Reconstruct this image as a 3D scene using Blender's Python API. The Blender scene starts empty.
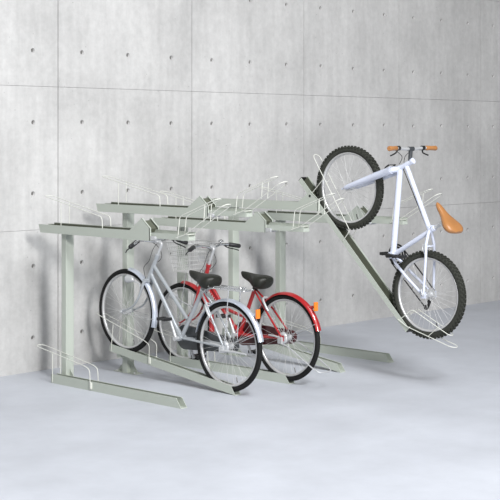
import bpy, bmesh, math, random
from mathutils import Vector, Matrix
random.seed(7)
SC = bpy.context.scene
COL = SC.collection
PI = math.pi
V = Vector

# ------------------------------------------------------------ materials
def new_mat(name, color, rough=0.5, metal=0.0, spec=0.5, coat=0.0, bump=0.0, bscale=60.0, mottle=0.0, mscale=4.0):
    m = bpy.data.materials.new(name); m.use_nodes = True
    nt = m.node_tree; b = nt.nodes['Principled BSDF']
    b.inputs['Base Color'].default_value = (*color, 1)
    b.inputs['Roughness'].default_value = rough
    b.inputs['Metallic'].default_value = metal
    b.inputs['Specular IOR Level'].default_value = spec
    b.inputs['Coat Weight'].default_value = coat
    tc = nt.nodes.new('ShaderNodeTexCoord')
    if mottle:
        n = nt.nodes.new('ShaderNodeTexNoise'); n.inputs['Scale'].default_value = mscale; n.inputs['Detail'].default_value = 5
        nt.links.new(tc.outputs['Object'], n.inputs['Vector'])
        mx = nt.nodes.new('ShaderNodeMix'); mx.data_type = 'RGBA'
        mx.inputs['A'].default_value = (*[c*(1-mottle) for c in color], 1)
        mx.inputs['B'].default_value = (*[min(1, c*(1+mottle)) for c in color], 1)
        nt.links.new(n.outputs['Fac'], mx.inputs['Factor']); nt.links.new(mx.outputs['Result'], b.inputs['Base Color'])
    if bump:
        n = nt.nodes.new('ShaderNodeTexNoise'); n.inputs['Scale'].default_value = bscale
        nt.links.new(tc.outputs['Object'], n.inputs['Vector'])
        bp = nt.nodes.new('ShaderNodeBump'); bp.inputs['Strength'].default_value = bump; bp.inputs['Distance'].default_value = 0.002
        nt.links.new(n.outputs['Fac'], bp.inputs['Height']); nt.links.new(bp.outputs['Normal'], b.inputs['Normal'])
    return m

def concrete_wall_mat():
    m = bpy.data.materials.new('cast_concrete'); m.use_nodes = True
    nt = m.node_tree; N = nt.nodes; L = nt.links; b = N['Principled BSDF']
    b.inputs['Roughness'].default_value = 0.75; b.inputs['Specular IOR Level'].default_value = 0.25
    g = N.new('ShaderNodeNewGeometry')
    def noise(scale, sx=1, sz=1, detail=6, rough=.6):
        mp = N.new('ShaderNodeMapping'); mp.inputs['Scale'].default_value = (sx, 1, sz)
        L.new(g.outputs['Position'], mp.inputs['Vector'])
        n = N.new('ShaderNodeTexNoise'); n.inputs['Scale'].default_value = scale; n.inputs['Detail'].default_value = detail; n.inputs['Roughness'].default_value = rough
        L.new(mp.outputs['Vector'], n.inputs['Vector']); return n.outputs['Fac']
    def ramp(fac, p0, p1, c0, c1):
        r = N.new('ShaderNodeValToRGB'); r.color_ramp.elements[0].position = p0; r.color_ramp.elements[1].position = p1
        r.color_ramp.elements[0].color = (c0, c0, c0, 1); r.color_ramp.elements[1].color = (c1, c1, c1, 1)
        L.new(fac, r.inputs['Fac']); return r.outputs['Color']
    def mul(a, c):
        x = N.new('ShaderNodeMix'); x.data_type = 'RGBA'; x.blend_type = 'MULTIPLY'; x.inputs['Factor'].default_value = 1
        L.new(a, x.inputs['A']); L.new(c, x.inputs['B']); return x.outputs['Result']
    base = N.new('ShaderNodeRGB'); base.outputs[0].default_value = (*WALL_C, 1)
    col = mul(base.outputs[0], ramp(noise(0.9, 1, .8, 8, .65), .3, .7, .78, 1.12))     # large clouds
    col = mul(col, ramp(noise(3.2, 3.2, .35, 6, .6), .25, .75, .90, 1.08))            # vertical streaks
    col = mul(col, ramp(noise(16, 1, 1, 6, .7), .25, .75, .88, 1.08))                   # mottling
    col = mul(col, ramp(noise(30, 2.2, .8, 4, .8), .63, .76, 1.0, .72))                 # small stains
    v = N.new('ShaderNodeTexVoronoi'); v.inputs['Scale'].default_value = 11
    L.new(g.outputs['Position'], v.inputs['Vector'])
    col = mul(col, ramp(v.outputs['Distance'], .035, .06, .62, 1.0))                   # air bubbles
    L.new(col, b.inputs['Base Color'])
    bp = N.new('ShaderNodeBump'); bp.inputs['Strength'].default_value = .35; bp.inputs['Distance'].default_value = .004
    L.new(noise(22, 1, .6, 6, .7), bp.inputs['Height']); L.new(bp.outputs['Normal'], b.inputs['Normal'])
    return m

def floor_mat():
    m = bpy.data.materials.new('polished_screed'); m.use_nodes = True
    nt = m.node_tree; N = nt.nodes; L = nt.links; b = N['Principled BSDF']
    b.inputs['Roughness'].default_value = .5; b.inputs['Specular IOR Level'].default_value = .3
    g = N.new('ShaderNodeNewGeometry')
    n = N.new('ShaderNodeTexNoise'); n.inputs['Scale'].default_value = 1.3; n.inputs['Detail'].default_value = 8; n.inputs['Roughness'].default_value = .65
    L.new(g.outputs['Position'], n.inputs['Vector'])
    r = N.new('ShaderNodeValToRGB'); r.color_ramp.elements[0].position = .3; r.color_ramp.elements[1].position = .7
    r.color_ramp.elements[0].color = (*[c*.88 for c in FLOOR_C], 1); r.color_ramp.elements[1].color = (*[c*1.08 for c in FLOOR_C], 1)
    L.new(n.outputs['Fac'], r.inputs['Fac']); L.new(r.outputs['Color'], b.inputs['Base Color'])
    n2 = N.new('ShaderNodeTexNoise'); n2.inputs['Scale'].default_value = 25; n2.inputs['Detail'].default_value = 4
    L.new(g.outputs['Position'], n2.inputs['Vector'])
    bp = N.new('ShaderNodeBump'); bp.inputs['Strength'].default_value = .12; bp.inputs['Distance'].default_value = .003
    L.new(n2.outputs['Fac'], bp.inputs['Height']); L.new(bp.outputs['Normal'], b.inputs['Normal'])
    return m

WALL_C = (.545, .54, .53)
FLOOR_C = (.51, .53, .575)
M = dict(
    wall=concrete_wall_mat(), floor=floor_mat(),
    rack=new_mat('pale_green_paint', (.46, .495, .44), .45, 0, .4, mottle=.03, mscale=3),
    rack_wire=new_mat('pale_wire_paint', (.66, .67, .61), .4, 0, .5, mottle=.02),
    groove_shade=new_mat('olive_groove_shade', (.10, .108, .08), .6, 0, .3, mottle=.06),  # dark olive standing in for shade inside rail channels and beam ends
    concrete_plug=new_mat('dark_mortar', (.16, .155, .15), .9, 0, .2, mottle=.15, mscale=40),
    rubber=new_mat('black_rubber', (.012, .012, .012), .75, 0, .2, bump=.3),
    knob=new_mat('knobby_rubber', (.035, .037, .03), .75, 0, .3, bump=.4),
    plastic=new_mat('black_plastic', (.02, .02, .021), .45, 0, .5, bump=.1),
    saddle=new_mat('dark_vinyl', (.014, .015, .011), .48, 0, .35, bump=.15, bscale=200),
    alloy=new_mat('brushed_alloy', (.62, .63, .64), .42, .5, .5, mottle=.05, mscale=20),
    rim=new_mat('rim_alloy', (.60, .60, .60), .35, .5, .5, mottle=.03, mscale=20),
    steel=new_mat('chrome_steel', (.70, .71, .72), .2, .9, .5, mottle=.04, mscale=30),
    spoke=new_mat('spoke_steel', (.66, .66, .65), .45, .3, .5, mottle=.04, mscale=30),
    silver=new_mat('silver_paint', (.43, .455, .48), .32, .35, .5, coat=.4, mottle=.03),
    fender=new_mat('satin_silver_fender', (.58, .62, .70), .28, .45, .5, coat=.3, mottle=.03),
    red=new_mat('red_paint', (.36, .014, .016), .3, 0, .5, coat=.6, mottle=.05),
    darkred=new_mat('dark_red_case', (.050, .004, .006), .35, 0, .5, coat=.5, mottle=.05),
    darkgrey=new_mat('dark_grey_case', (.06, .065, .07), .35, .2, .5, mottle=.05),
    white=new_mat('bluish_white_paint', (.63, .67, .79), .30, 0, .5, coat=.5, mottle=.02),
    tan=new_mat('tan_leather', (.37, .165, .055), .40, 0, .5, coat=.2, mottle=.12, mscale=12, bump=.1),
    orange=new_mat('orange_reflector', (.90, .22, .02), .25, 0, .6, mottle=.05),
    blacksteel=new_mat('black_steel', (.03, .03, .03), .4, .4, .5, mottle=.1),
    glass=new_mat('lamp_lens', (.62, .70, .80), .12, .1, .7, mottle=.05),
    label=new_mat('white_decal', (.75, .74, .72), .5, 0, .4, mottle=.03),
)

# ------------------------------------------------------------ mesh helpers
class MB:
    def __init__(s): s.v = []; s.f = []; s.smooth = []
    def add(s, vs, fs, smooth=True):
        o = len(s.v); s.v += [V(p) for p in vs]
        s.f += [tuple(i+o for i in f) for f in fs]; s.smooth += [smooth]*len(fs)
        return s
    def box(s, c, d, rot=None):
        c = V(c); hx, hy, hz = d[0]/2, d[1]/2, d[2]/2
        vs = [V((x, y, z)) for x in (-hx, hx) for y in (-hy, hy) for z in (-hz, hz)]
        if rot: vs = [rot @ p for p in vs]
        return s.add([c+p for p in vs], [(0,1,3,2),(4,6,7,5),(0,4,5,1),(2,3,7,6),(0,2,6,4),(1,5,7,3)], False)
    def tube(s, pts, r, n=10, cap=True, closed=False):
        pts = [V(p) for p in pts]; k = len(pts)
        rs = [r]*k if not hasattr(r, '__len__') else list(r)
        T = []
        for i in range(k):
            if closed: t = pts[(i+1) % k]-pts[i-1]
            else: t = pts[min(i+1, k-1)]-pts[max(i-1, 0)]
            T.append(t.normalized())
        up = V((0,0,1)) if abs(T[0].z) < .9 else V((1,0,0))
        a = (up-T[0]*up.dot(T[0])).normalized(); vs = []; fs = []
        for i in range(k):
            a = (a-T[i]*a.dot(T[i])).normalized(); b = T[i].cross(a)
            for j in range(n):
                w = 2*PI*j/n; vs.append(pts[i]+(a*math.cos(w)+b*math.sin(w))*rs[i])
        for i in range(k if closed else k-1):
            i2 = (i+1) % k
            for j in range(n):
                fs.append((i*n+j, i*n+(j+1) % n, i2*n+(j+1) % n, i2*n+j))
        s.add(vs, fs)
        if cap and not closed:
            s.add([vs[j] for j in range(n)], [tuple(range(n))[::-1]], False)
            s.add([vs[(k-1)*n+j] for j in range(n)], [tuple(range(n))], False)
        return s
    def cyl(s, p0, p1, r, n=16, r1=None):
        return s.tube([p0, p1], [r, r if r1 is None else r1], n)
    def ring_yz(s, c, R, prof, n=72, a0=0, a1=2*PI):
        """sweep a closed profile [(radial, x)] about the X axis through c; full ring or an arc"""
        full = abs(a1-a0-2*PI) < 1e-6; k = len(prof); m = n if full else n+1; vs = []; fs = []
        for i in range(m):
            w = a0+(a1-a0)*i/n
            for (dr, dx) in prof:
                vs.append(V((c[0]+dx, c[1]+(R+dr)*math.cos(w), c[2]+(R+dr)*math.sin(w))))
        for i in range(n):
            i2 = (i+1) % m
            for j in range(k): fs.append((i*k+j, i*k+(j+1) % k, i2*k+(j+1) % k, i2*k+j))
        s.add(vs, fs)
        if not full:
            s.add(vs[:k], [tuple(range(k))], False); s.add(vs[-k:], [tuple(range(k))[::-1]], False)
        return s
    def prism_x(s, poly, x0, x1):
        """polygon of (y,z) extruded between x0 and x1"""
        k = len(poly); vs = [(x0, y, z) for y, z in poly]+[(x1, y, z) for y, z in poly]
        fs = [tuple(range(k)), tuple(range(k, 2*k))[::-1]]+[(i, i+k, (i+1) % k+k, (i+1) % k) for i in range(k)]
        return s.add(vs, fs, False)
    def build(s, name, mat, parent=None, bevel=0.0, sub=0, off=None):
        if off is None: off = ORG[0] if parent is not None else V((0,0,0))
        me = bpy.data.meshes.new(name)
        me.from_pydata([p-off for p in s.v], [], s.f); me.update()
        bm = bmesh.new(); bm.from_mesh(me); bmesh.ops.recalc_face_normals(bm, faces=bm.faces); bm.to_mesh(me); bm.free()
        for p, sm in zip(me.polygons, s.smooth): p.use_smooth = sm
        o = bpy.data.objects.new(name, me); COL.objects.link(o)
        if mat: me.materials.append(M[mat])
        if parent is not None: o.parent = parent
        if bevel:
            md = o.modifiers.new('bevel', 'BEVEL'); md.width = bevel; md.segments = 2; md.limit_method = 'ANGLE'
        if sub:
            md = o.modifiers.new('sub', 'SUBSURF'); md.levels = sub; md.render_levels = sub
        return o
ORG = [V((0,0,0))]

def smooth_path(pts, n=6):
    P = [V(p) for p in pts]; out = []
    for i in range(len(P)-1):
        p0 = P[i-1] if i else P[0]*2-P[1]; p1 = P[i]; p2 = P[i+1]; p3 = P[i+2] if i+2 < len(P) else P[-1]*2-P[-2]
        for j in range(n):
            t = j/n
            out.append(.5*((2*p1)+(p2-p0)*t+(2*p0-5*p1+4*p2-p3)*t*t+(3*p1-p0-3*p2+p3)*t**3))
    out.append(P[-1]); return out

def fillet(pts, r=.03, n=5):
    P = [V(p) for p in pts]; out = [P[0]]
    for i in range(1, len(P)-1):
        a = P[i-1]-P[i]; b = P[i+1]-P[i]; k = min(r, a.length*.45, b.length*.45)
        A = P[i]+a.normalized()*k; B = P[i]+b.normalized()*k
        for j in range(n+1):
            t = j/n; out.append(A*(1-t)**2+P[i]*2*t*(1-t)+B*t*t)
    out.append(P[-1]); return out

def thing(name, label, cat, loc, group=None):
    o = bpy.data.objects.new(name, None); COL.objects.link(o); o.location = loc; o.empty_display_size = .1
    o['label'] = label; o['category'] = cat
    if group: o['group'] = group
    ORG[0] = V(loc); return o

# ------------------------------------------------------------ setting
def build_wall():
    mb = MB(); plugs = []; P = .522; HR = .0205
    K0, K1, J0, J1 = -13, 24, 0, 8
    for k in range(K0, K1):
        for j in range(J0, J1):
            cx = 6.95+P*k; cz = .28+.6*j
            x0, x1, z0, z1 = cx-P/2, cx+P/2, cz-.3, cz+.3
            g = .0035
            if (k-1) % 3 == 0: x0 += g
            if k % 3 == 0: x1 -= g
            if j % 2 == 0: z0 += .0012
            if j % 2 == 1: z1 -= .0012
            z0 = max(z0, 0.0)
            jx, jz = random.uniform(-.004, .004), random.uniform(-.004, .004)
            n = 16; outer = []; ring = []; inner = []; deep = []
            for i in range(n):
                w = 2*PI*i/n; c, s = math.cos(w), math.sin(w); m = max(abs(c), abs(s)); u, v = c/m, s/m
                ox = (x0+x1)/2+u*(x1-x0)/2; oz = (z0+z1)/2+v*(z1-z0)/2
                outer.append((ox, 0, oz)); ring.append((cx+jx+c*HR, 0, cz+jz+s*HR))
                inner.append((cx+jx+c*HR*.72, .016, cz+jz+s*HR*.72)); deep.append((ox, .02, oz))
            vs = outer+ring+inner+deep; fs = []
            for i in range(n):
                i2 = (i+1) % n
                fs += [(i, i2, n+i2, n+i), (n+i, n+i2, 2*n+i2, 2*n+i), (i, 3*n+i, 3*n+i2, i2)]
            mb.add(vs, fs, False); plugs.append(tuple(inner))
    X0 = 6.95+P*(K0-.5); X1 = 6.95+P*(K1-.5)
    mb.box(((X0+X1)/2, .12, 2.39), (X1-X0, .204, 4.78))
    nf = len(mb.f)
    for q in plugs: mb.add(q, [tuple(range(len(q)))], False)
    o = mb.build('wall_back', 'wall'); o['kind'] = 'structure'
    o.data.materials.append(M['concrete_plug'])
    for p in o.data.polygons[nf:]: p.material_index = 1
    return X0, X1
X0, X1 = build_wall()
fl = MB().box(((X0+X1)/2, -5.5, -.1), (X1-X0, 11.4, .2)).build('floor', 'floor'); fl['kind'] = 'structure'

# ------------------------------------------------------------ racks
def frame_pt(O, d, n, s, x, t): return V((x, O[0]+d[0]*s+n[0]*t, O[1]+d[1]*s+n[1]*t))

def channel(mb, O, d, n, xc, s0, s1, w, h, th=.0035, cut=0.0, lip=0.0, hn=None):
    """open topped U channel along s; the far end may be cut slanting"""
    hw = w/2
    g = hn or h
    prof = [(-hw, 0), (hw, 0), (hw, h), (hw-th-lip, h), (hw-th-lip, h-th), (hw-th, h-th), (hw-th, th), (-hw+th, th), (-hw+th, g-th), (-hw+th+lip, g-th), (-hw+th+lip, g), (-hw, g)]
    k = len(prof)
    a = [frame_pt(O, d, n, s0, xc+x, t) for x, t in prof]
    b = [frame_pt(O, d, n, s1-cut*t/h, xc+x, t) for x, t in prof]
    fs = [(i, (i+1) % k, (i+1) % k+k, i+k) for i in range(k)]
    mb.add(a+b, fs, False)
    quads = [(0, 1, 6, 7), (1, 2, 5, 6), (2, 3, 4, 5), (0, 7, 8, 11), (8, 9, 10, 11)]
    mb.add(a, quads, False); mb.add(b, quads, False)

WR = .0033
def wire_u(mb, P, pts, hw, closed_first=True, leg_pts=()):
    """two parallel wires at x = +-hw joined at the first point by a rounded bend"""
    (s0, t0), (s1, t1) = pts[0], pts[1]
    L = math.hypot(s1-s0, t1-t0); ex, et = (s0-s1)/L, (t0-t1)/L
    path = [P(s, -hw, t) for s, t in reversed(pts)]
    path[-1:] = [P(s0-ex*hw, -hw, t0-et*hw)]
    for q in range(1, 8):
        w = PI*q/8; path.append(P(s0-ex*hw+ex*hw*math.sin(w), -hw*math.cos(w), t0-et*hw+et*hw*math.sin(w)))
    path.append(P(s0-ex*hw, hw, t0-et*hw)); path += [P(s, hw, t) for s, t in pts[1:]]
    mb.tube(fillet(path, .028, 4), WR, 8)
    for (a, b) in leg_pts:
        for x in (-hw, hw): mb.tube([P(a[0], x, a[1]), P(b[0], x, b[1])], WR*.9, 8)

def rack_unit(i, high, label, pulled=False):
    xc = (6.785, 7.380, 8.025, 8.668, 9.290)[i]; dz = .145 if high else 0.0
    px0 = (6.805, 7.444, 8.065, 8.693, 9.313)[i]; pw = .08
    xt = (6.765, 7.395, 8.035, 8.715, 9.39)[i]; ye = (-2.03, -1.955, -1.93, -1.885, -1.87)[i]
    root = thing('bicycle_rack', label, 'bicycle rack', (xt, -1.2, 0), 'two-tier rack units along the wall')
    zb = 1.19+dz
    # post
    mb = MB(); mb.box((px0+pw/2, -.59, zb/2), (pw, .06, zb)); post = mb.build('post', 'rack', root, bevel=.004)
    for ya, yb in ((-.62, -.72), (-.56, -.46)):
        MB().prism_x([(ya, .003), (ya, .11), (yb, .003)], px0+pw*.5-.003, px0+pw*.5+.003).build('gusset', 'rack', post)
    mb = MB(); mb.box((px0+pw/2, -.59, .002), (.09, .28, .004))
    mb.build('base_plate', 'rack', post)
    for sy in (-.70, -.48): MB().cyl((px0+pw*.5-.028, sy, .003), (px0+pw*.5-.028, sy, .016), .008, 6).build('anchor_bolt', 'alloy', post)
    # upper beam: two side plates with raised pentagonal ends, and a floor
    poly = [(-.38, zb), (-.355, zb+.066), (-1.465, zb+.070), (-1.60, zb+.165), (-1.69, zb+.095), (-1.69, zb)]
    mb = MB()
    for xs in (xc-.05, xc+.046): mb.prism_x(poly, xs, xs+.004)
    mb.box((xc, -1.03, zb+.002), (.098, 1.29, .004))
    for xs in (-.05, .05):   # folded front edge of each plate
        s_ = 1 if xs < 0 else -1
        for (a, b) in (((-1.60, zb+.165), (-1.69, zb+.095)), ((-1.69, zb+.095), (-1.69, zb))):
            mb.add([(xc+xs, *a), (xc+xs, *b), (xc+xs+s_*.014, *b), (xc+xs+s_*.014, *a),
                    (xc+xs, a[0]+.004, a[1]), (xc+xs, b[0]+.004, b[1]), (xc+xs+s_*.014, b[0]+.004, b[1]), (xc+xs+s_*.014, a[0]+.004, a[1])],
                   [(0,1,2,3),(4,7,6,5),(0,4,5,1),(1,5,6,2),(2,6,7,3),(3,7,4,0)], False)
    beam = mb.build('upper_beam', 'rack', root)
    mb = MB(); mb.box((px0+pw/2-.004, -.59, zb+.025), (.07, .10, .05)); mb.build('beam_bracket', 'rack', beam)
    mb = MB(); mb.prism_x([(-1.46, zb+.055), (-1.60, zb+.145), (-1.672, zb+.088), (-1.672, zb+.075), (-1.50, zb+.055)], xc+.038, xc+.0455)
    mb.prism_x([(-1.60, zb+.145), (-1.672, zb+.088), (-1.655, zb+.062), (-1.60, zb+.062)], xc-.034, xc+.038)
    mb.build('beam_end_shade', 'groove_shade', beam)  # dark filler shaped to give the shade between the end plates
    mb = MB()
    if not pulled:
        for q in range(6): mb.cyl((xc-.038+.013*q, -1.735, zb+.022), (xc-.031+.013*q, -1.735, zb+.022), .016, 12)
        mb.cyl((xc-.046, -1.735, zb+.022), (xc+.046, -1.735, zb+.022), .009, 10)
        mb.box((xc-.042, -1.71, zb+.022), (.005, .06, .03)); mb.box((xc+.042, -1.71, zb+.022), (.005, .06, .03))
        mb.build('guide_roller', 'alloy', beam)
    else:
        mb.cyl((xc-.05, -1.60, zb+.125), (xc+.05, -1.60, zb+.125), .012, 12)
        mb.build('pivot_pin', 'blacksteel', beam)
        MB().cyl((xc-.046, -1.67, zb+.03), (xc+.046, -1.67, zb+.03), .011, 12).build('guide_roller', 'blacksteel', beam)
    # sliding rail
    L = 1.63
    if pulled: O = (-1.46, 1.581); d = (-.6984, -.7157); n = (-.7157, .6984)
    else: O = (-.455, zb+.020); d = (-1, 0); n = (0, 1)
    P = lambda s, x, t: frame_pt(O, d, n, s, xc+x, t)
    mb = MB(); channel(mb, O, d, n, xc, 0, L, .070, .060, lip=.001, hn=.042)
    mb.add(*box_sxt(P, 0, L, .030, .044, .0565, .060), False)
    rail = mb.build('sliding_rail', 'rack', root)
    LE = L-.004 if pulled else 1.03
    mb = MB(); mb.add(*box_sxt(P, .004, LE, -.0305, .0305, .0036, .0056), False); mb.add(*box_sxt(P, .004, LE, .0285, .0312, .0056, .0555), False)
    mb.build('channel_shade', 'groove_shade', rail)  # dark strips that paint the shade inside the rail channel
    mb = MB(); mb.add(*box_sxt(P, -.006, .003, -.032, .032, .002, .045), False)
    mb.build('end_cap', 'plastic' if pulled else 'groove_shade', rail)
    mb = MB(); mb.add(*box_sxt(P, L-.003, L+.006, -.032, .032, .002, .030), False)
    mb.build('end_cap', 'plastic' if pulled else 'rack', rail)
    mb = MB(); wire_u(mb, P, [(-.05, .275), (.60, .150), (.68, .135), (.69, .02)], .042, leg_pts=(((.18, .23), (.18, .02)),))
    mb.build('wheel_holder', 'rack_wire', rail)
    mb = MB(); wire_u(mb, P, [(L+.375, .275), (L-.02, .045), (L-.12, .015)], .045)
    mb.tube([P(L-.01, -.045, .045), P(L-.01, .045, .045)], WR, 8)
    mb.build('end_loop', 'rack_wire', rail)
    mb = MB(); wire_u(mb, P, [(L+.285, .310), (1.54, .172), (1.52, .01)], .033, leg_pts=(((L+.17, .268), (L+.16, .145)),))
    mb.build('wheel_guard', 'rack_wire', rail)
    # floor tray
    if high: A = (-.49, .178); Bp = (ye, .0)
    else: A = (-.52, .0); Bp = (ye, .0)
    ln = math.hypot(Bp[0]-A[0], Bp[1]-A[1]); d = ((Bp[0]-A[0])/ln, (Bp[1]-A[1])/ln); n = (-d[1]*-1 if False else -d[1]*1, d[0]*-1)
    n = (d[1], -d[0]); P2 = lambda s, x, t: frame_pt(A, d, n, s, xt+x, t)
    h = .062 if high else .07
    mb = MB(); channel(mb, A, d, n, xt, 0, ln, .062, h, cut=.055, lip=.006)
    tray = mb.build('floor_tray', 'rack', root)
    mb = MB(); wire_u(mb, P2, [(-.20, .278), (.43, .185), (.49, .165), (.50, .02)], .040, leg_pts=(((.03, .242), (.03, .01)),))
    for x in (-.04, .04): mb.box(P2(.50, x*.85, .04), (.012, .02, .05))
    mb.build('wheel_holder', 'rack_wire', tray)
    mb = MB()
    if high: mb.box(((xt+px0)/2+.01, -.59, .155), (px0-xt+.05, .05, .045))
    else: mb.box(((xt+px0)/2+.01, -.59, .025), (px0-xt+.04, .05, .035))
    mb.build('tray_bracket', 'rack', tray)
    return root

def box_sxt(P, s0, s1, x0, x1, t0, t1):
    vs = [P(s, x, t) for s in (s0, s1) for x in (x0, x1) for t in (t0, t1)]
    return vs, [(0,1,3,2),(4,6,7,5),(0,4,5,1),(2,3,7,6),(0,2,6,4),(1,5,7,3)]

def copy_tree(o, parent=None, shift=None):
    c = o.copy(); COL.objects.link(c)
    if parent is not None: c.parent = parent
    elif shift is not None: c.location = o.location+shift
    for ch in list(o.children): copy_tree(ch, c)
    return c

rack_unit(0, False, 'leftmost rack unit, its flat floor tray empty, nearest the left edge')
rack_unit(1, True, 'pale green rack unit whose sloping floor tray holds the silver bicycle')
rack_unit(2, False, 'pale green rack unit whose flat floor tray holds the red bicycle')
rack_unit(3, True, 'rack unit with its upper rail pulled down steeply, carrying the white bicycle', pulled=True)
rack_unit(4, False, 'rightmost rack unit, flat empty floor tray, behind the tilted white bicycle')

# ------------------------------------------------------------ bicycle parts
def wheel(root, name, X, c, R, tr, rimmat, tiremat, knobs=False, hubr=.018, nsp=36, drum=False, dyn=False):
    C_ = (X, c[0], c[1])
    rr = R-2*tr   # bead radius
    mb = MB()
    w = tr*.62; d0 = -.002
    mb.ring_yz(C_, rr, [(d0, -w), (d0+.006, -w), (.002, -w*.72), (.002, w*.72), (d0+.006, w), (d0, w), (-.010, w*.80), (-.013, w*.35), (-.013, -w*.35), (-.010, -w*.80)], 72)
    part = mb.build(name, rimmat, root)
    mb = MB(); prof = [(tr+tr*math.cos(a), tr*math.sin(a)*.98) for a in [2*PI*k/12 for k in range(12)]]
    mb.ring_yz(C_, rr, prof, 84)
    if knobs:
        for k in range(60):
            a = 2*PI*k/60
            for (dx, da, rad, sz) in ((-.011, 0, R+.002, .011), (.011, PI/60, R+.002, .011), (-.023, PI/60, R-.007, .009), (.023, 0, R-.007, .009)):
                q = a+da; rot = Matrix.Rotation(q, 3, 'X')
                mb.box((X+dx*tr/.026, c[0]+rad*math.cos(q), c[1]+rad*math.sin(q)), (.011, .012, .017), rot)
    mb.build('tire', tiremat, part)
    mb = MB()
    for k in range(nsp):
        a = 2*PI*k/nsp; side = -1 if k % 2 else 1; lean = .9 if (k//2) % 2 else -.9
        h = V((X+side*.028, c[0]+.022*math.cos(a+lean), c[1]+.022*math.sin(a+lean)))
        e = V((X+side*.004, c[0]+(rr-.012)*math.cos(a), c[1]+(rr-.012)*math.sin(a)))
        mb.tube([h, e], .0011, 5, cap=False)
    mb.build('spokes', 'spoke', part)
    mb = MB(); mb.cyl((X-.03, *c), (X+.03, *c), hubr); mb.cyl((X-.031, *c), (X-.027, *c), .027, 20); mb.cyl((X+.027, *c), (X+.031, *c), .027, 20)
    mb.cyl((X-.075, *c), (X+.075, *c), .006, 10); mb.cyl((X-.072, *c), (X-.060, *c), .012, 6); mb.cyl((X+.060, *c), (X+.072, *c), .012, 6)
    if drum:
        mb.tube([(X-.034, *c), (X-.036, *c), (X-.055, *c), (X-.060, *c)], [.036, .046, .046, .030], 28)
    mb.build('hub', 'alloy', part)
    # valve
    mb = MB(); a = -1.9; mb.cyl((X, c[0]+(rr-.02)*math.cos(a), c[1]+(rr-.02)*math.sin(a)), (X, c[0]+(rr-.06)*math.cos(a), c[1]+(rr-.06)*math.sin(a)), .004, 8)
    mb.build('valve', 'blacksteel', part)
    return part

def mudguard(root, name, X, c, R, a0, a1, mat, w=.030):
    mb = MB(); prof = []
    for k in range(9):
        u = -1+2*k/8; prof.append((.012*(1-u*u*1.6), u*w))
    prof += [(r-.0022, x) for r, x in reversed(prof)]
    mb.ring_yz((X, *c), R+.006, prof, 44, a0, a1)
    p = mb.build(name, mat, root)
    return p

def stay(root, parent, X, c, R, ang, mat='steel', r=.0028):
    mb = MB(); e = (c[0]+(R+.004)*math.cos(ang), c[1]+(R+.004)*math.sin(ang))
    for s in (-1, 1):
        mb.tube([(X+s*.062, c[0], c[1]), (X+s*.036, c[0]+(R-.02)*math.cos(ang), c[1]+(R-.02)*math.sin(ang)), (X+s*.028, *e)], r, 6)
    mb.tube([(X-.028, *e), (X+.028, *e)], r, 6)
    mb.build('fender_stay', mat, parent)

def loft_saddle(root, nose, rear, upn, X, w, L, mat, thick=.055, raised=.02):
    """nose and rear: (y,z) ends of the top centre line; upn: up normal (y,z)"""
    n = V((0, *nose)); r = V((0, *rear)); ax = (n-r).normalized(); up = V((0, *upn)); up = (up-ax*up.dot(ax)).normalized()
    Lr = (n-r).length; secs = []; K = 16; ns = 14
    W = [.42, .80, .95, 1.0, .99, .94, .85, .74, .62, .51, .43, .37, .335, .31, .28, .22, .10]
    H = [.35, .75, .95, 1.0, 1.0, .98, .93, .86, .78, .72, .66, .62, .58, .55, .5, .42, .2]
    Z = [.3, .8, 1.0, 1.0, .9, .72, .52, .35, .2, .1, .03, 0, 0, 0, -.05, -.2, -.5]
    vs = []; fs = []
    for k in range(K+1):
        t = k/K; cpt = r+ax*(t*Lr)+up*(Z[k]*raised)
        hw = W[k]*w/2; th = H[k]*thick
        for j in range(ns):
            a = 2*PI*j/ns; cx = math.cos(a); sy = math.sin(a)
            ex = abs(cx)**.75*(1 if cx > 0 else -1); ey = abs(sy)**.8*(1 if sy > 0 else -1)
            vs.append(V((X, 0, 0))+cpt+V((ex*hw, 0, 0))+up*((ey-1)*th/2))
    for k in range(K):
        for j in range(ns): fs.append((k*ns+j, k*ns+(j+1) % ns, (k+1)*ns+(j+1) % ns, (k+1)*ns+j))
    mb = MB(); mb.add(vs, fs); mb.add(vs[:ns], [tuple(range(ns))]); mb.add(vs[-ns:], [tuple(range(ns))])
    s = mb.build('saddle', mat, root, sub=1)
    return s, ax, up, n, r

def pt(X, p): return V((X, p[0], p[1]))

def crank_pedal(root, X, bb, ang, Lc=.165, case_r=0, ringr=0, ring_x=.045, mat='alloy', pedal_ang=0.0):
    mb = MB(); mb.cyl((X-.06, *bb), (X+.065, *bb), .014, 14)
    crk = mb.build('bottom_axle', 'alloy', root)
    for side, a in ((-1, ang), (1, ang+PI)):
        e = (bb[0]+Lc*math.cos(a), bb[1]+Lc*math.sin(a)); xo = X+side*.07
        mb = MB(); mb.tube([pt(X+side*.06, bb), pt(X+side*.066, (bb[0]+(e[0]-bb[0])*.5, bb[1]+(e[1]-bb[1])*.5)), pt(xo+side*.006, e)], [.015, .011, .010], 12)
        mb.cyl(pt(X+side*.055, bb), pt(X+side*.078, bb), .018, 16); mb.cyl(pt(xo-side*.002, e), pt(xo+side*.016, e), .012, 12)
        c = mb.build('crank_arm', mat, root)
        mb = MB(); rot = Matrix.Rotation(pedal_ang, 3, 'X'); ce = pt(xo+side*.062, e)
        for dy in (-.034, .034): mb.box(ce+rot @ V((0, dy, 0)), (.085, .020, .024), rot)
        for dx in (-.038, .038): mb.box(ce+rot @ V((dx, 0, 0)), (.008, .07, .016), rot)
        mb.cyl(pt(xo, e), pt(xo+side*.10, e), .008, 10)
        mb.build('pedal', 'plastic', c)
    return crk

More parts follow.
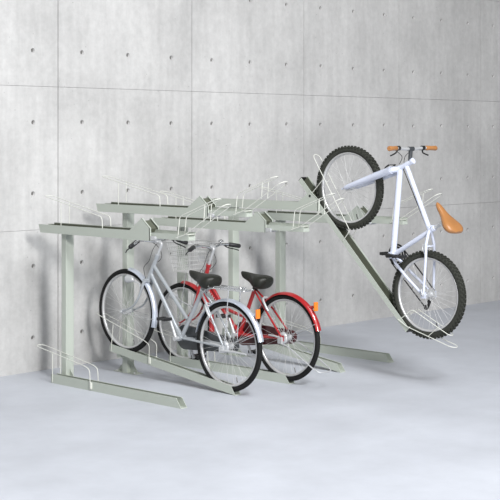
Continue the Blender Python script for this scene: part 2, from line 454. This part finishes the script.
def chaincase(root, X, bb, hub, mat, x0=.034, x1=.062, r0=.095, r1=.052):
    prof = []; dy = hub[0]-bb[0]; dz = hub[1]-bb[1]; base = math.atan2(dz, dy)
    for k in range(17): a = base+PI/2+PI*k/16; prof.append((bb[0]+r0*math.cos(a), bb[1]+r0*math.sin(a)))
    for k in range(13): a = base-PI/2+PI*k/12; prof.append((hub[0]+r1*math.cos(a), hub[1]+r1*math.sin(a)))
    mb = MB(); mb.prism_x(prof, X+x0, X+x1)
    return mb.build('chain_case', mat, root, bevel=.006)

def lever(mb, p, out, down, L=.10):
    p = V(p); out = V(out).normalized(); down = V(down)
    mb.tube(smooth_path([p, p+down*.5+out*.01, p+down+out*L*.4, p+down*1.05+out*L*.85, p+down*.8+out*L], 4), [.006]*4*4+[.005], 8)

def cable(root, pts, r=.0032):
    MB().tube(smooth_path(pts, 8), r, 6).build('brake_cable', 'plastic', root)

# ------------------------------------------------------------ city bicycles
def city_bike(kind, X, fw, rw, R, loc, label):
    root = thing('bicycle', label, 'bicycle', loc, None)
    silver = kind == 'silver'
    paint = 'silver' if silver else 'red'; fend = 'fender' if silver else 'red'
    tr = .021
    wheel(root, 'front_wheel', X, fw, R, tr, 'rim', 'rubber')
    wheel(root, 'rear_wheel', X, rw, R, tr, 'rim', 'rubber', drum=True)
    if silver:
        bb = (-1.335, .373); seat_top = (-1.580, .775); head_t = (-1.052, 1.0); head_b = (-.945, .800)
        fork = [(-.945, .800), (-.905, .70), (-.865, .63), (-.80, .57), (-.682, .525)]
        t1 = ((-.970, .862), (-1.325, .385)); t2 = ((-1.006, .925), (-1.405, .525))
        saddle = ((-1.435, .918), (-1.735, .876)); stem_top = (-1.108, 1.105); barc = (-1.055, 1.118)
    else:
        bb = (-1.350, .337); seat_top = (-1.530, .735); head_t = (-.985, .875); head_b = (-.925, .700)
        fork = [(-.925, .70), (-.885, .58), (-.845, .49), (-.78, .42), (-.685, .375)]
        t1 = ((-.955, .715), (-1.345, .345)); t2 = None
        saddle = ((-1.380, .862), (-1.685, .820)); stem_top = (-1.050, 1.020); barc = (-1.030, 1.034)
    fork[-1] = fw
    # frame
    mb = MB()
    mb.tube([pt(X, head_b), pt(X, head_t)], .0185, 16)
    for q, dd in ((head_b, 0), (head_t, 0)):
        ax = (pt(X, head_t)-pt(X, head_b)).normalized(); mb.cyl(pt(X, q)-ax*.012, pt(X, q)+ax*.012, .022, 16)
    mb.tube([pt(X, t1[0]), pt(X, t1[1])], .0165 if silver else .017, 16)
    if t2: mb.tube([pt(X, t2[0]), pt(X, t2[1])], .0150, 16)
    else: mb.tube(smooth_path([pt(X, p) for p in ((-.965, .775), (-1.06, .665), (-1.15, .565), (-1.26, .515), (-1.41, .485))], 6), .0145, 14)
    mb.tube([pt(X, bb), pt(X, seat_top)], .0165, 16)
    mb.cyl(pt(X-.036, bb), pt(X+.036, bb), .024, 20)
    if silver: mb.tube([pt(X, (-1.29, .435)), pt(X, bb)], [.017, .028], 16)
    for s in (-1, 1):
        mb.tube([V((X+s*.012, bb[0]-.01, bb[1])), V((X+s*.035, bb[0]-.16, bb[1])), V((X+s*.060, rw[0]+.02, rw[1]))], .0095, 10)
        mb.tube([V((X+s*.014, seat_top[0]+.002, seat_top[1]-.02)), V((X+s*.045, seat_top[0]+(rw[0]-seat_top[0])*.45, seat_top[1]+(rw[1]-seat_top[1])*.45)), V((X+s*.060, *rw))], .0085, 10)
        mb.box((X+s*.060, rw[0], rw[1]), (.006, .045, .045))
    mb.box((X, rw[0]+R*.72+.03, rw[1]+.03) if False else (X, bb[0]-.15, bb[1]+.002), (.06, .012, .014))
    frame = mb.build('frame', paint, root)
    if not silver:
        # white lettering bands on the red lower tube
        mb = MB(); a = pt(X, t1[0]); b = pt(X, t1[1]); ax = (b-a).normalized(); nn = V((0, -ax.z, ax.y))
        for k in range(7):
            c = a+ax*(.055+.024*k)
            mb.tube([c-nn*.008+V((-.0185, 0, 0)), c+nn*.008+ax*.004+V((-.0185, 0, 0))], .0022, 6)
            if k % 2: mb.tube([c+nn*.008+ax*.004+V((-.0185, 0, 0)), c+nn*.001+ax*.014+V((-.0192, 0, 0))], .0022, 6)
        mb.build('tube_lettering', 'label', frame)
    # fork
    mb = MB(); mb.cyl(pt(X-.05, fork[0]), pt(X+.05, fork[0]), .013, 12)
    for s in (-1, 1):
        P_ = smooth_path([V((X+s*(.046+.012*min(1, k/3)), *p)) for k, p in enumerate(fork)], 6)
        mb.tube(P_, [.0125-.006*k/(len(P_)-1) for k in range(len(P_))], 12)
        mb.box((X+s*.058, *fw), (.005, .03, .03))
    mb.build('fork', 'silver' if silver else 'red', root)
    # front brake caliper
    mb = MB(); cb = (fork[0][0]+.018, fork[0][1]-.01)
    mb.tube(smooth_path([V((X-.03, cb[0]+.01, cb[1]-.05)), V((X-.034, cb[0]+.01, cb[1]-.01)), V((X, cb[0]+.015, cb[1]+.02)), V((X+.034, cb[0]+.01, cb[1]-.01)), V((X+.03, cb[0]+.01, cb[1]-.05))], 4), .006, 8)
    mb.build('front_brake', 'alloy', root)
    # stem and bar
    mb = MB(); mb.tube(fillet([pt(X, head_t), pt(X, stem_top), pt(X, barc)], .02), .0125, 12)
    mb.cyl(pt(X-.022, barc), pt(X+.022, barc), .018, 14)
    stem = mb.build('stem', 'alloy', root)
    y0, z0 = barc
    if silver: rise = -.030; sw = .015; hw = .305
    else: rise = -.008; sw = .035; hw = .292
    mb = MB(); half = [(0, 0, 0), (.05, .004, .002), (.12, .028, .012), (.19, .020, .012), (.24, -.01, .004), (hw, -sw+.0, rise)]
    pts = [V((X-a, y0+b, z0+c)) for a, b, c in reversed(half)]+[V((X+a, y0+b, z0+c)) for a, b, c in half[1:]]
    mb.tube(smooth_path(pts, 5), .0105, 12)
    bar = mb.build('handlebar', 'steel', root)
    for s in (-1, 1):
        a = V((X+s*.205, y0+.012, z0+.010)); b = V((X+s*(hw+.006), y0-sw-.003, z0+rise)); dd = (b-a).normalized()
        mb = MB(); mb.tube([b-dd*.105, b-dd*.10, b-dd*.01, b], [.015, .0185, .0185, .014], 14); mb.build('grip', 'plastic', bar)
        mb = MB(); q = b-dd*.125; mb.box(q+V((0, .008, -.006)), (.028, .026, .024))
        fw_ = V((0, 1, 0)); lv = [q+fw_*.012+V((0, 0, -.008)), q+fw_*.035+dd*.02+V((0, 0, -.020)), q+fw_*.042+dd*.06+V((0, 0, -.028)), q+fw_*.042+dd*.11+V((0, 0, -.030)), q+fw_*.036+dd*.14+V((0, 0, -.036))]
        mb.tube(smooth_path(lv, 4), .0048, 8); mb.build('brake_lever', 'plastic', bar)
        if s < 0: cp = [q+fw_*.02, q+V((.07, .04, .012)), V((X+.005, y0+.02, z0-.03)), V((X+.035, y0-.01, z0-.13)), V((X+.022, fork[0][0]-.01, fork[0][1]+.10)), V((X+.012, fork[0][0]+.02, fork[0][1]+.01))]
        else: cp = [q+fw_*.02, q+V((-.06, .07, .0)), V((X+.04, y0+.09, z0-.06)), V((X-.02, y0+.08, z0-.16)), V((X-.022, fork[0][0]+.03, fork[0][1]+.10)), V((X-.014, fork[0][0]+.02, fork[0][1]+.01))]
        cable(root, cp, .0024)
    # bell
    mb = MB(); bc = V((X+.12, y0+.02, z0+.012)); mb.tube([bc, bc+V((0, 0, .022)), bc+V((0, 0, .024)), bc+V((0, 0, .036)), bc+V((0, 0, .044))], [.006, .006, .026, .022, .006], 18)
    mb.build('bell', 'steel', root)
    # saddle
    sd, ax, up, n_, r_ = loft_saddle(root, saddle[0], saddle[1], (0, 1), X, .205, .29, 'saddle', thick=.118, raised=.012)
    mb = MB(); st = V((X, *seat_top)); dirn = (st-pt(X, bb)).normalized(); top = st+dirn*(.05 if not silver else .045)
    mb.tube([st-dirn*.03, top], .0125, 12); mb.cyl(V((X-.022, top.y, top.z)), V((X+.022, top.y, top.z)), .014, 12)
    mb.build('seat_post', 'alloy', root)
    mb = MB(); cz = top.z+.008; cy = top.y
    for s in (-1, 1):
        mb.tube(smooth_path([V((X+s*.012, saddle[0][0]-.05, cz+.02)), V((X+s*.02, cy+.04, cz)), V((X+s*.02, cy-.04, cz)), V((X+s*.04, saddle[1][0]+.04, cz+.012))], 4), .0035, 8)
        # springs
        cc = V((X+s*.055, saddle[1][0]+.045, cz-.018)); hel = [cc+V((.013*math.cos(k*.7), .013*math.sin(k*.7), .0011*k)) for k in range(36)]
        mb.tube(hel, .0026, 5)
    mb.build('saddle_springs', 'steel', sd)
    mb = MB(); mb.tube([st-dirn*.018, st+dirn*.002], .0215, 14); mb.cyl(V((X-.03, st.y-.018, st.z-.008)), V((X+.03, st.y-.018, st.z-.008)), .005, 8)
    mb.build('seat_clamp', 'blacksteel' if not silver else 'alloy', frame)
    # mudguards
    if silver:
        fg = mudguard(root, 'front_fender', X, fw, R, math.radians(97), math.radians(197), fend)
        rg = mudguard(root, 'rear_fender', X, rw, R, math.radians(12), math.radians(169), fend)
    else:
        fg = mudguard(root, 'front_fender', X, fw, R, math.radians(88), math.radians(192), fend)
        rg = mudguard(root, 'rear_fender', X, rw, R, math.radians(12), math.radians(166), fend)
    stay(root, fg, X, fw, R, math.radians(186)); stay(root, rg, X, rw, R, math.radians(157))
    # rear reflector on fender
    a = math.radians(134); c0 = V((X, rw[0]+(R+.015)*math.cos(a), rw[1]+(R+.015)*math.sin(a))); c1 = V((X, c0.y-.048, c0.z+.012))
    mb = MB(); mb.tube([c0, c1], [.014, .010], 8); rb = mb.build('reflector_bracket', fend, rg)
    mb = MB(); mb.box(c1+V((0, -.006, 0)), (.040, .016, .070)); mb.build('rear_reflector', 'orange', root, bevel=.004)
    # chain case, crank
    cc_ = chaincase(root, X, bb, rw, 'darkgrey' if silver else 'darkred', r0=.098, r1=.055)
    mb = MB()
    prof = [(bb[0]-.12, bb[1]+.010), (rw[0]+.07, rw[1]+.008), (rw[0]+.07, rw[1]-.008), (bb[0]-.12, bb[1]-.010)]
    mb.prism_x(prof, X+.031, X+.034); mb.build('case_trim', 'alloy' if silver else 'red', cc_)
    crank_pedal(root, X, bb, math.radians(70), Lc=.165)
    # kickstand folded beside rear wheel
    mb = MB(); k0 = V((X-.070, rw[0]+.005, rw[1]-.02))
    mb.box(k0+V((-.004, 0, 0)), (.022, .04, .04))
    if silver: mb.tube([k0+V((-.01, 0, -.005)), k0+V((-.016, -.15, .0)), k0+V((-.018, -.27, -.004))], [.009, .008, .007], 10)
    else:
        mb.tube(fillet([k0+V((-.008, .02, -.01)), k0+V((-.012, -.10, -.04)), V((X-.085, -2.225, .165)), V((X-.07, -2.285, .135)), V((X+.07, -2.285, .135)), V((X+.085, -2.225, .165)), V((X+.078, rw[0]-.10, rw[1]-.06)), V((X+.074, rw[0], rw[1]-.02))], .03), .0055, 8)
    mb.build('kickstand', 'alloy', root)
    # rear brake arm
    mb = MB(); mb.tube([V((X-.062, rw[0], rw[1])), V((X-.066, rw[0]+.08, rw[1]+.012)), V((X-.05, rw[0]+.15, rw[1]+.01))], .008, 8); mb.build('brake_arm', 'alloy', root)
    # lamp on front axle/fender
    if silver:
        mb = MB(); lc = V((X-.055, -.775, .800)); mb.tube([lc+V((0, -.05, -.01)), lc+V((0, -.035, 0)), lc+V((0, .02, 0))], [.012, .026, .034], 18)
        mb.tube([lc+V((.0, -.03, -.01)), lc+V((.02, -.10, -.03)), V((X-.05, -.905, .70))], .006, 8)
        lamp = mb.build('head_lamp', 'alloy', root)
        mb = MB(); mb.tube([lc+V((0, .02, 0)), lc+V((0, .028, 0)), lc+V((0, .034, 0))], [.033, .031, .012], 18); mb.build('lamp_lens', 'glass', lamp)
        # dress carrier
        mb = MB(); z = .800; ya, yb = -1.64, -2.08
        loop = fillet([V((X-.02, ya, z-.02)), V((X-.065, ya-.06, z)), V((X-.065, yb, z)), V((X+.065, yb, z)), V((X+.065, ya-.06, z)), V((X+.02, ya, z-.02))], .04)
        mb.tube(loop, .005, 8)
        for k in range(5): y = ya-.08-.08*k; mb.tube([(X-.065, y, z), (X+.065, y, z)], .0035, 6)
        for xx in (-.022, .022): mb.tube([(X+xx, ya-.05, z+.002), (X+xx, yb, z+.002)], .0035, 6)
        for s in (-1, 1):
            mb.tube([V((X+s*.065, rw[0]-.06, z)), V((X+s*.066, rw[0]-.02, rw[1]+.02))], .0045, 8)
            mb.tube([V((X+s*.02, ya, z-.02)), V((X+s*.015, seat_top[0], seat_top[1]-.03))], .0045, 8)
        mb.tube(fillet([V((X-.04, ya-.10, z+.012)), V((X-.04, yb+.06, z+.016)), V((X+.04, yb+.06, z+.016)), V((X+.04, ya-.10, z+.012))], .03), .0035, 6)
        mb.build('rear_carrier', 'steel', root)
    else:
        # lamp under basket, basket
        mb = MB(); zt, zb_ = 1.065, .815; yf, yr = -.640, -.915
        T = [(X-.165, yf+.02), (X+.165, yf+.02), (X+.165, yr-.01), (X-.165, yr-.01)]
        B = [(X-.125, yf-.03), (X+.125, yf-.03), (X+.125, yr), (X-.125, yr)]
        def ring(u):
            z = zb_+(zt-zb_)*u; return [V((B[k][0]+(T[k][0]-B[k][0])*u, B[k][1]+(T[k][1]-B[k][1])*u, z)) for k in range(4)]
        for q, u in enumerate((0, .14, .28, .42, .56, .70, .84, 1.0)):
            R_ = ring(u); path = []
            for k in range(4):
                a_, b_, c_ = R_[k-1], R_[k], R_[(k+1) % 4]
                for w_ in (0, .5, 1):
                    A_ = b_+(a_-b_).normalized()*.03; C_ = b_+(c_-b_).normalized()*.03
                    path.append(A_*(1-w_)**2+b_*2*w_*(1-w_)+C_*w_*w_)
            mb.tube(path, .0042 if u == 1.0 else .0019, 6, closed=True)
        R0 = ring(0); R1 = ring(1)
        for k in range(4):
            for m in range(1, 12):
                u = m/12
                a_ = R0[k].lerp(R0[(k+1) % 4], u); b_ = R1[k].lerp(R1[(k+1) % 4], u); mb.tube([a_, b_], .0019, 5)
        for m in range(1, 10):
            u = m/10; mb.tube([R0[0].lerp(R0[1], u), R0[3].lerp(R0[2], u)], .0024, 5)
        for m in range(1, 7):
            u = m/7; mb.tube([R0[0].lerp(R0[3], u), R0[1].lerp(R0[2], u)], .0024, 5)
        bk = mb.build('basket', 'spoke', root)
        mb = MB(); mb.box((X, -.90, .93), (.07, .012, .045)); mb.build('basket_plate', 'alloy', bk, bevel=.003)
        mb = MB()
        for s in (-1, 1): mb.tube([V((X+s*.08, -.80, .815)), V((X+s*.066, fw[0]+.005, fw[1]+.01))], .004, 8)
        mb.tube([V((X, -.90, .835)), V((X, -.945, .80))], .012, 10)
        mb.build('basket_stay', 'steel', root)
        mb = MB(); lc = V((X-.045, -.60, .60)); mb.tube([lc+V((0, -.05, 0)), lc+V((0, -.03, 0)), lc+V((0, .02, 0))], [.012, .025, .030], 16)
        mb.tube([lc+V((0, -.03, 0)), V((X-.055, -.70, .56)), V((X-.055, -.855, .52))], .005, 8)
        lamp = mb.build('head_lamp', 'alloy', root)
        mb = MB(); mb.tube([lc+V((0, .02, 0)), lc+V((0, .030, 0))], [.029, .015], 16); mb.build('lamp_lens', 'glass', lamp)
        # frame lock at rear
    mb = MB(); la = .93 if silver else .90
    lk = (rw[0]+(R-.05)*math.cos(la), rw[1]+(R-.05)*math.sin(la))
    mb.tube(smooth_path([V((X-.045, lk[0]-.02, lk[1]-.03)), V((X-.05, lk[0], lk[1])), V((X-.03, lk[0]+.05, lk[1]+.06)), V((X+.03, lk[0]+.05, lk[1]+.06)), V((X+.05, lk[0], lk[1])), V((X+.045, lk[0]-.02, lk[1]-.03))], 4), .010, 8)
    mb.build('wheel_lock', 'alloy', root)
    return root

city_bike('silver', 7.390, (-.682, .527), (-1.863, .362), .345, (7.39, -1.3, 0), 'silver city bicycle with two parallel frame tubes, standing nose-up in the sloping floor tray')
city_bike('red', 8.030, (-.685, .365), (-1.878, .362), .345, (8.03, -1.3, 0), 'red city bicycle with a wire front basket, behind the silver bicycle')

# ------------------------------------------------------------ white mountain bicycle
def mountain_bike():
    X = 8.680
    root = thing('bicycle', 'white bicycle with knobby tires and tan saddle, tilted nose-up on the raised rail', 'bicycle', (X, -2.4, .4))
    fw = (-1.982, 1.538); rw = (-2.785, .722); R = .340; tr = .026
    wheel(root, 'front_wheel', X, fw, R, tr, 'rim', 'knob', knobs=True, nsp=32)
    wheel(root, 'rear_wheel', X, rw, R, tr, 'rim', 'knob', knobs=True, nsp=32)
    bb = (-2.435, 1.010); sj = (-2.800, 1.222); h0 = (-2.500, 1.705); h1 = (-2.630, 1.765)
    mb = MB()
    mb.tube([pt(X, h0), pt(X, h1)], .021, 16)
    ax = (pt(X, h1)-pt(X, h0)).normalized()
    for q in (h0, h1): mb.cyl(pt(X, q)-ax*.008, pt(X, q)+ax*.008, .0245, 16)
    mb.tube([pt(X, (-2.505, 1.700)), pt(X, bb)], .0255, 18)
    mb.tube([pt(X, (-2.570, 1.725)), pt(X, sj)], .0195, 18)
    st2 = (-2.90, 1.278)
    mb.tube([pt(X, bb), pt(X, (-2.838, 1.243))], .0185, 16)
    mb.cyl(pt(X-.037, bb), pt(X+.037, bb), .028, 20)
    for s in (-1, 1):
        mb.tube([V((X+s*.015, sj[0], sj[1])), V((X+s*.052, -2.80, 1.12)), V((X+s*.056, -2.80, 1.02)), V((X+s*.066, rw[0], rw[1]+.01))], [.012, .012, .0115, .010], 12)
        mb.tube([V((X+s*.018, bb[0], bb[1])), V((X+s*.045, -2.50, .945)), V((X+s*.056, -2.60, .86)), V((X+s*.066, rw[0]+.005, rw[1]))], [.013, .0125, .012, .010], 12)
        mb.box((X+s*.066, rw[0], rw[1]), (.006, .05, .05))
    mb.tube([V((X-.05, -2.80, 1.10)), V((X+.05, -2.80, 1.10))], .008, 10)
    frame = mb.build('frame', 'white', root)
    mb = MB(); mb.tube([V((X, -2.565+.026, 1.70)), V((X, sj[0]+.035, sj[1]+.03))], .0035, 6); mb.build('cable_housing', 'plastic', frame)
    # fork
    dirf = (V((0, *fw))-V((0, *h0))).normalized(); cr = V((X, *h0))+dirf*.028
    mb = MB(); mb.tube([V((X, *h0)), cr], .024, 14)
    mb.tube(smooth_path([cr+V((-.062, 0, 0))+dirf*.02, cr+V((-.05, 0, 0)), cr, cr+V((.05, 0, 0)), cr+V((.062, 0, 0))+dirf*.02], 4), .026, 12)
    for s in (-1, 1):
        a = cr+V((s*.060, 0, 0))+dirf*.01; e = V((X+s*.062, *fw)); L = (e-a).length
        mb.tube([a, a+(e-a)*.34, a+(e-a)*.36, a+(e-a)*.55, a+(e-a)*.92, e], [.031, .031, .029, .027, .021, .014], 14)
        mb.tube([e-dirf*.01, e+dirf*.03], [.012, .008], 10)
    fk = mb.build('fork', 'white', root)
    mb = MB()
    for s in (-1, 1):
        b0 = cr+dirf*.12+V((s*.05, 0, 0)); up = V((0, -dirf.z, dirf.y)); up = up if up.z > 0 else -up
        mb.tube([b0, b0+up*.04-dirf*.05+V((-s*.006, 0, 0)), b0+up*.05-dirf*.085+V((-s*.01, 0, 0))], .007, 8)
        mb.box(b0+up*.012+V((-s*.018, 0, 0))-dirf*.02, (.014, .05, .016))
    mb.tube([b0+up*.05-dirf*.085, b0+up*.05-dirf*.085+V((-.1, 0, 0))], .003, 6)
    mb.build('front_brake', 'blacksteel', root)
    mb = MB()
    for s in (-1, 1):
        b0 = V((X+s*.045, -2.79, 1.03)); mb.tube([b0, b0+V((0, .03, .05)), b0+V((-s*.01, .03, .085))], .006, 8)
    mb.build('rear_brake', 'alloy', root)
    # stem, handlebar
    mb = MB(); mb.tube([pt(X, h1)-ax*.02, pt(X, h1)-ax*.005], .015, 14)
    stb = pt(X, (-2.605, 1.768)); bc = pt(X, (-2.612, 1.862)); mb.tube([stb, bc], .0165, 14); mb.cyl(bc+V((-.03, 0, 0)), bc+V((.03, 0, 0)), .018, 14)
    mb.build('stem', 'darkgrey', root)
    mb = MB(); half = [(0, 0, 0), (.06, 0, 0), (.12, .004, .004), (.20, -.006, .006), (.30, -.02, .004)]
    pts = [bc+V((-a, b, c)) for a, b, c in reversed(half)]+[bc+V((a, b, c)) for a, b, c in half[1:]]
    sp = smooth_path(pts, 4); mb.tube(sp, .0125, 12)
    bar = mb.build('handlebar', 'alloy', root)
    for s in (-1, 1):
        a = bc+V((s*.190, -.004, .006)); b = bc+V((s*.308, -.022, .004)); d_ = (b-a).normalized()
        mb = MB(); mb.tube([a, a+d_*.006, a+d_*.06, b-d_*.008, b], [.017, .0195, .0175, .0205, .016], 16); mb.build('grip', 'tan', bar)
        mb = MB(); q = a-d_*.03; mb.cyl(q-d_*.014, q+d_*.014, .019, 12); dn = V((0, .35, -.85)).normalized()
        mb.tube(smooth_path([q, q+dn*.035+d_*.01, q+dn*.05+d_*.04, q+dn*.062+d_*.085], 4), .006, 8)
        mb.build('brake_lever', 'blacksteel', bar)
    # saddle
    sd, axs, up, n_, r_ = loft_saddle(root, (-2.878, 1.452), (-3.080, 1.228), (-.76, .65), X, .205, .31, 'tan', thick=.078, raised=.014)
    mb = MB(); clampp = V((X, -2.918, 1.288)); mb.tube([V((X, -2.79, 1.215)), clampp], .0145, 14)
    mb.build('seat_post', 'alloy', root)
    mb = MB(); c1 = V((X, -2.945, 1.305))
    mb.cyl(clampp+V((-.024, 0, 0)), clampp+V((.024, 0, 0)), .015, 12)
    for s in (-1, 1):
        mb.tube(smooth_path([V((X+s*.012, -2.905, 1.392)), V((X+s*.02, -2.915, 1.34)), V((X+s*.02, -2.945, 1.295)), V((X+s*.03, -2.985, 1.255))], 4), .0035, 8)
    mb.build('saddle_rails', 'steel', sd)
    mb = MB(); sc_ = V((X, -2.835, 1.241)); d2 = (sc_-V((X, *bb))).normalized(); mb.tube([sc_-d2*.012, sc_+d2*.012], .022, 14); mb.cyl(sc_+V((-.04, .012, .02)), sc_+V((.03, .012, .02)), .005, 8)
    mb.build('seat_clamp', 'white', frame)
    # drivetrain on the far side
    mb = MB()
    for (rad, xo) in ((.085, .052), (.066, .045)):
        mb.ring_yz((X+xo, *bb), rad, [(0, -.0015), (.004, 0), (0, .0015), (-.012, .0015), (-.012, -.0015)], 48)
    for k in range(5):
        a = 2*PI*k/5; mb.tube([(X+.052, *bb), (X+.052, bb[0]+.078*math.cos(a), bb[1]+.078*math.sin(a))], .006, 6)
    mb.build('chainring', 'blacksteel', root)
    crank_pedal(root, X, bb, PI+math.radians(-2), Lc=.165, mat='blacksteel', pedal_ang=0)
    mb = MB()
    for k, rad in enumerate((.045, .040, .035, .030, .025)): mb.cyl((X+.034+.004*k, *rw), (X+.036+.004*k, *rw), rad, 24)
    cas = mb.build('cassette', 'alloy', root)
    dr = (-2.728, .612); d1 = (-2.757, .665)
    mb = MB(); mb.tube([V((X+.060, rw[0]+.005, rw[1]-.02)), V((X+.062, d1[0], d1[1])), V((X+.055, dr[0], dr[1]))], [.011, .012, .008], 8)
    for q in (d1, dr): mb.cyl((X+.040, *q), (X+.048, *q), .020 if q == dr else .017, 16)
    mb.build('rear_derailleur', 'blacksteel', root)
    mb = MB(); xx = X+.046
    def link(a, b):
        a = V((xx, *a)); b = V((xx, *b)); mb.tube([a, b], .0058, 6)
    dch = (V((0, *rw))-V((0, *bb))).normalized(); nch = V((0, -dch.z, dch.y))
    link((bb[0]-nch.y*.085, bb[1]-nch.z*.085), (rw[0]-nch.y*.038, rw[1]-nch.z*.038))
    link((bb[0]+nch.y*.085, bb[1]+nch.z*.085), (dr[0]+.018, dr[1]+.008))
    link((dr[0]-.018, dr[1]-.008), (d1[0]-.015, d1[1]))
    link((d1[0]+.015, d1[1]), (rw[0]+.035, rw[1]-.02))
    mb.build('chain', 'blacksteel', root)
    mb = MB(); mb.tube([V((X+.076, rw[0], rw[1])), V((X-.082, rw[0], rw[1]))], .005, 8); mb.tube([V((X-.082, rw[0], rw[1])), V((X-.086, rw[0]+.01, rw[1]+.05))], .006, 8)
    mb.build('quick_release', 'alloy', root)
    for s in (-1, 1):
        q = bc+V((s*.15, .01, -.01)); cable(root, [q, q+V((-s*.03, .05, .0)), V((X+s*.02, -2.54, 1.80)), V((X, -2.50, 1.74)) if s < 0 else V((X, -2.545, 1.70))], .0026)
    return root
mountain_bike()

# ------------------------------------------------------------ light
def area(name, loc, target, size, power, color=(1, 1, 1), sy=None):
    l = bpy.data.lights.new(name, 'AREA'); l.energy = power; l.color = color; l.size = size
    if sy: l.shape = 'RECTANGLE'; l.size_y = sy
    o = bpy.data.objects.new(name, l); COL.objects.link(o); o.location = loc
    o.rotation_euler = (V(target)-V(loc)).to_track_quat('-Z', 'Y').to_euler(); return o
area('key_softbox', (1.6, -14.2, 4.9), (7.6, 0, 1.5), 1.5, 1330, (1.0, .99, .98))
area('high_softbox', (4.0, -9.4, 8.2), (8.4, -1.6, .4), 2.4, 900, (.965, .98, 1.0), 2.0)
area('top_fill', (6.6, -6.2, 7.0), (7.6, -4.6, 0), 3.0, 240, (.95, .97, 1.0), 3.0)  # added overhead fill, mostly to brighten the floor
w = bpy.data.worlds.new('world'); SC.world = w; w.use_nodes = True
w.node_tree.nodes['Background'].inputs['Color'].default_value = (.96, .97, 1.0, 1)
w.node_tree.nodes['Background'].inputs['Strength'].default_value = .13

# ------------------------------------------------------------ camera
cd = bpy.data.cameras.new('camera'); cam = bpy.data.objects.new('camera', cd); COL.objects.link(cam)
cam.location = (0, -9.2, 1.956); cam.rotation_euler = (PI/2, 0, math.atan2(.6930, .7209)-PI/2)
cd.sensor_width = 36; cd.lens = 1366/500*36; cd.shift_x = -1/500; cd.shift_y = -113/500
SC.camera = cam
vs = SC.view_settings; vs.view_transform = 'Standard'; vs.look = 'None'; vs.gamma = 1; vs.exposure = 0.0; vs.use_curve_mapping = False
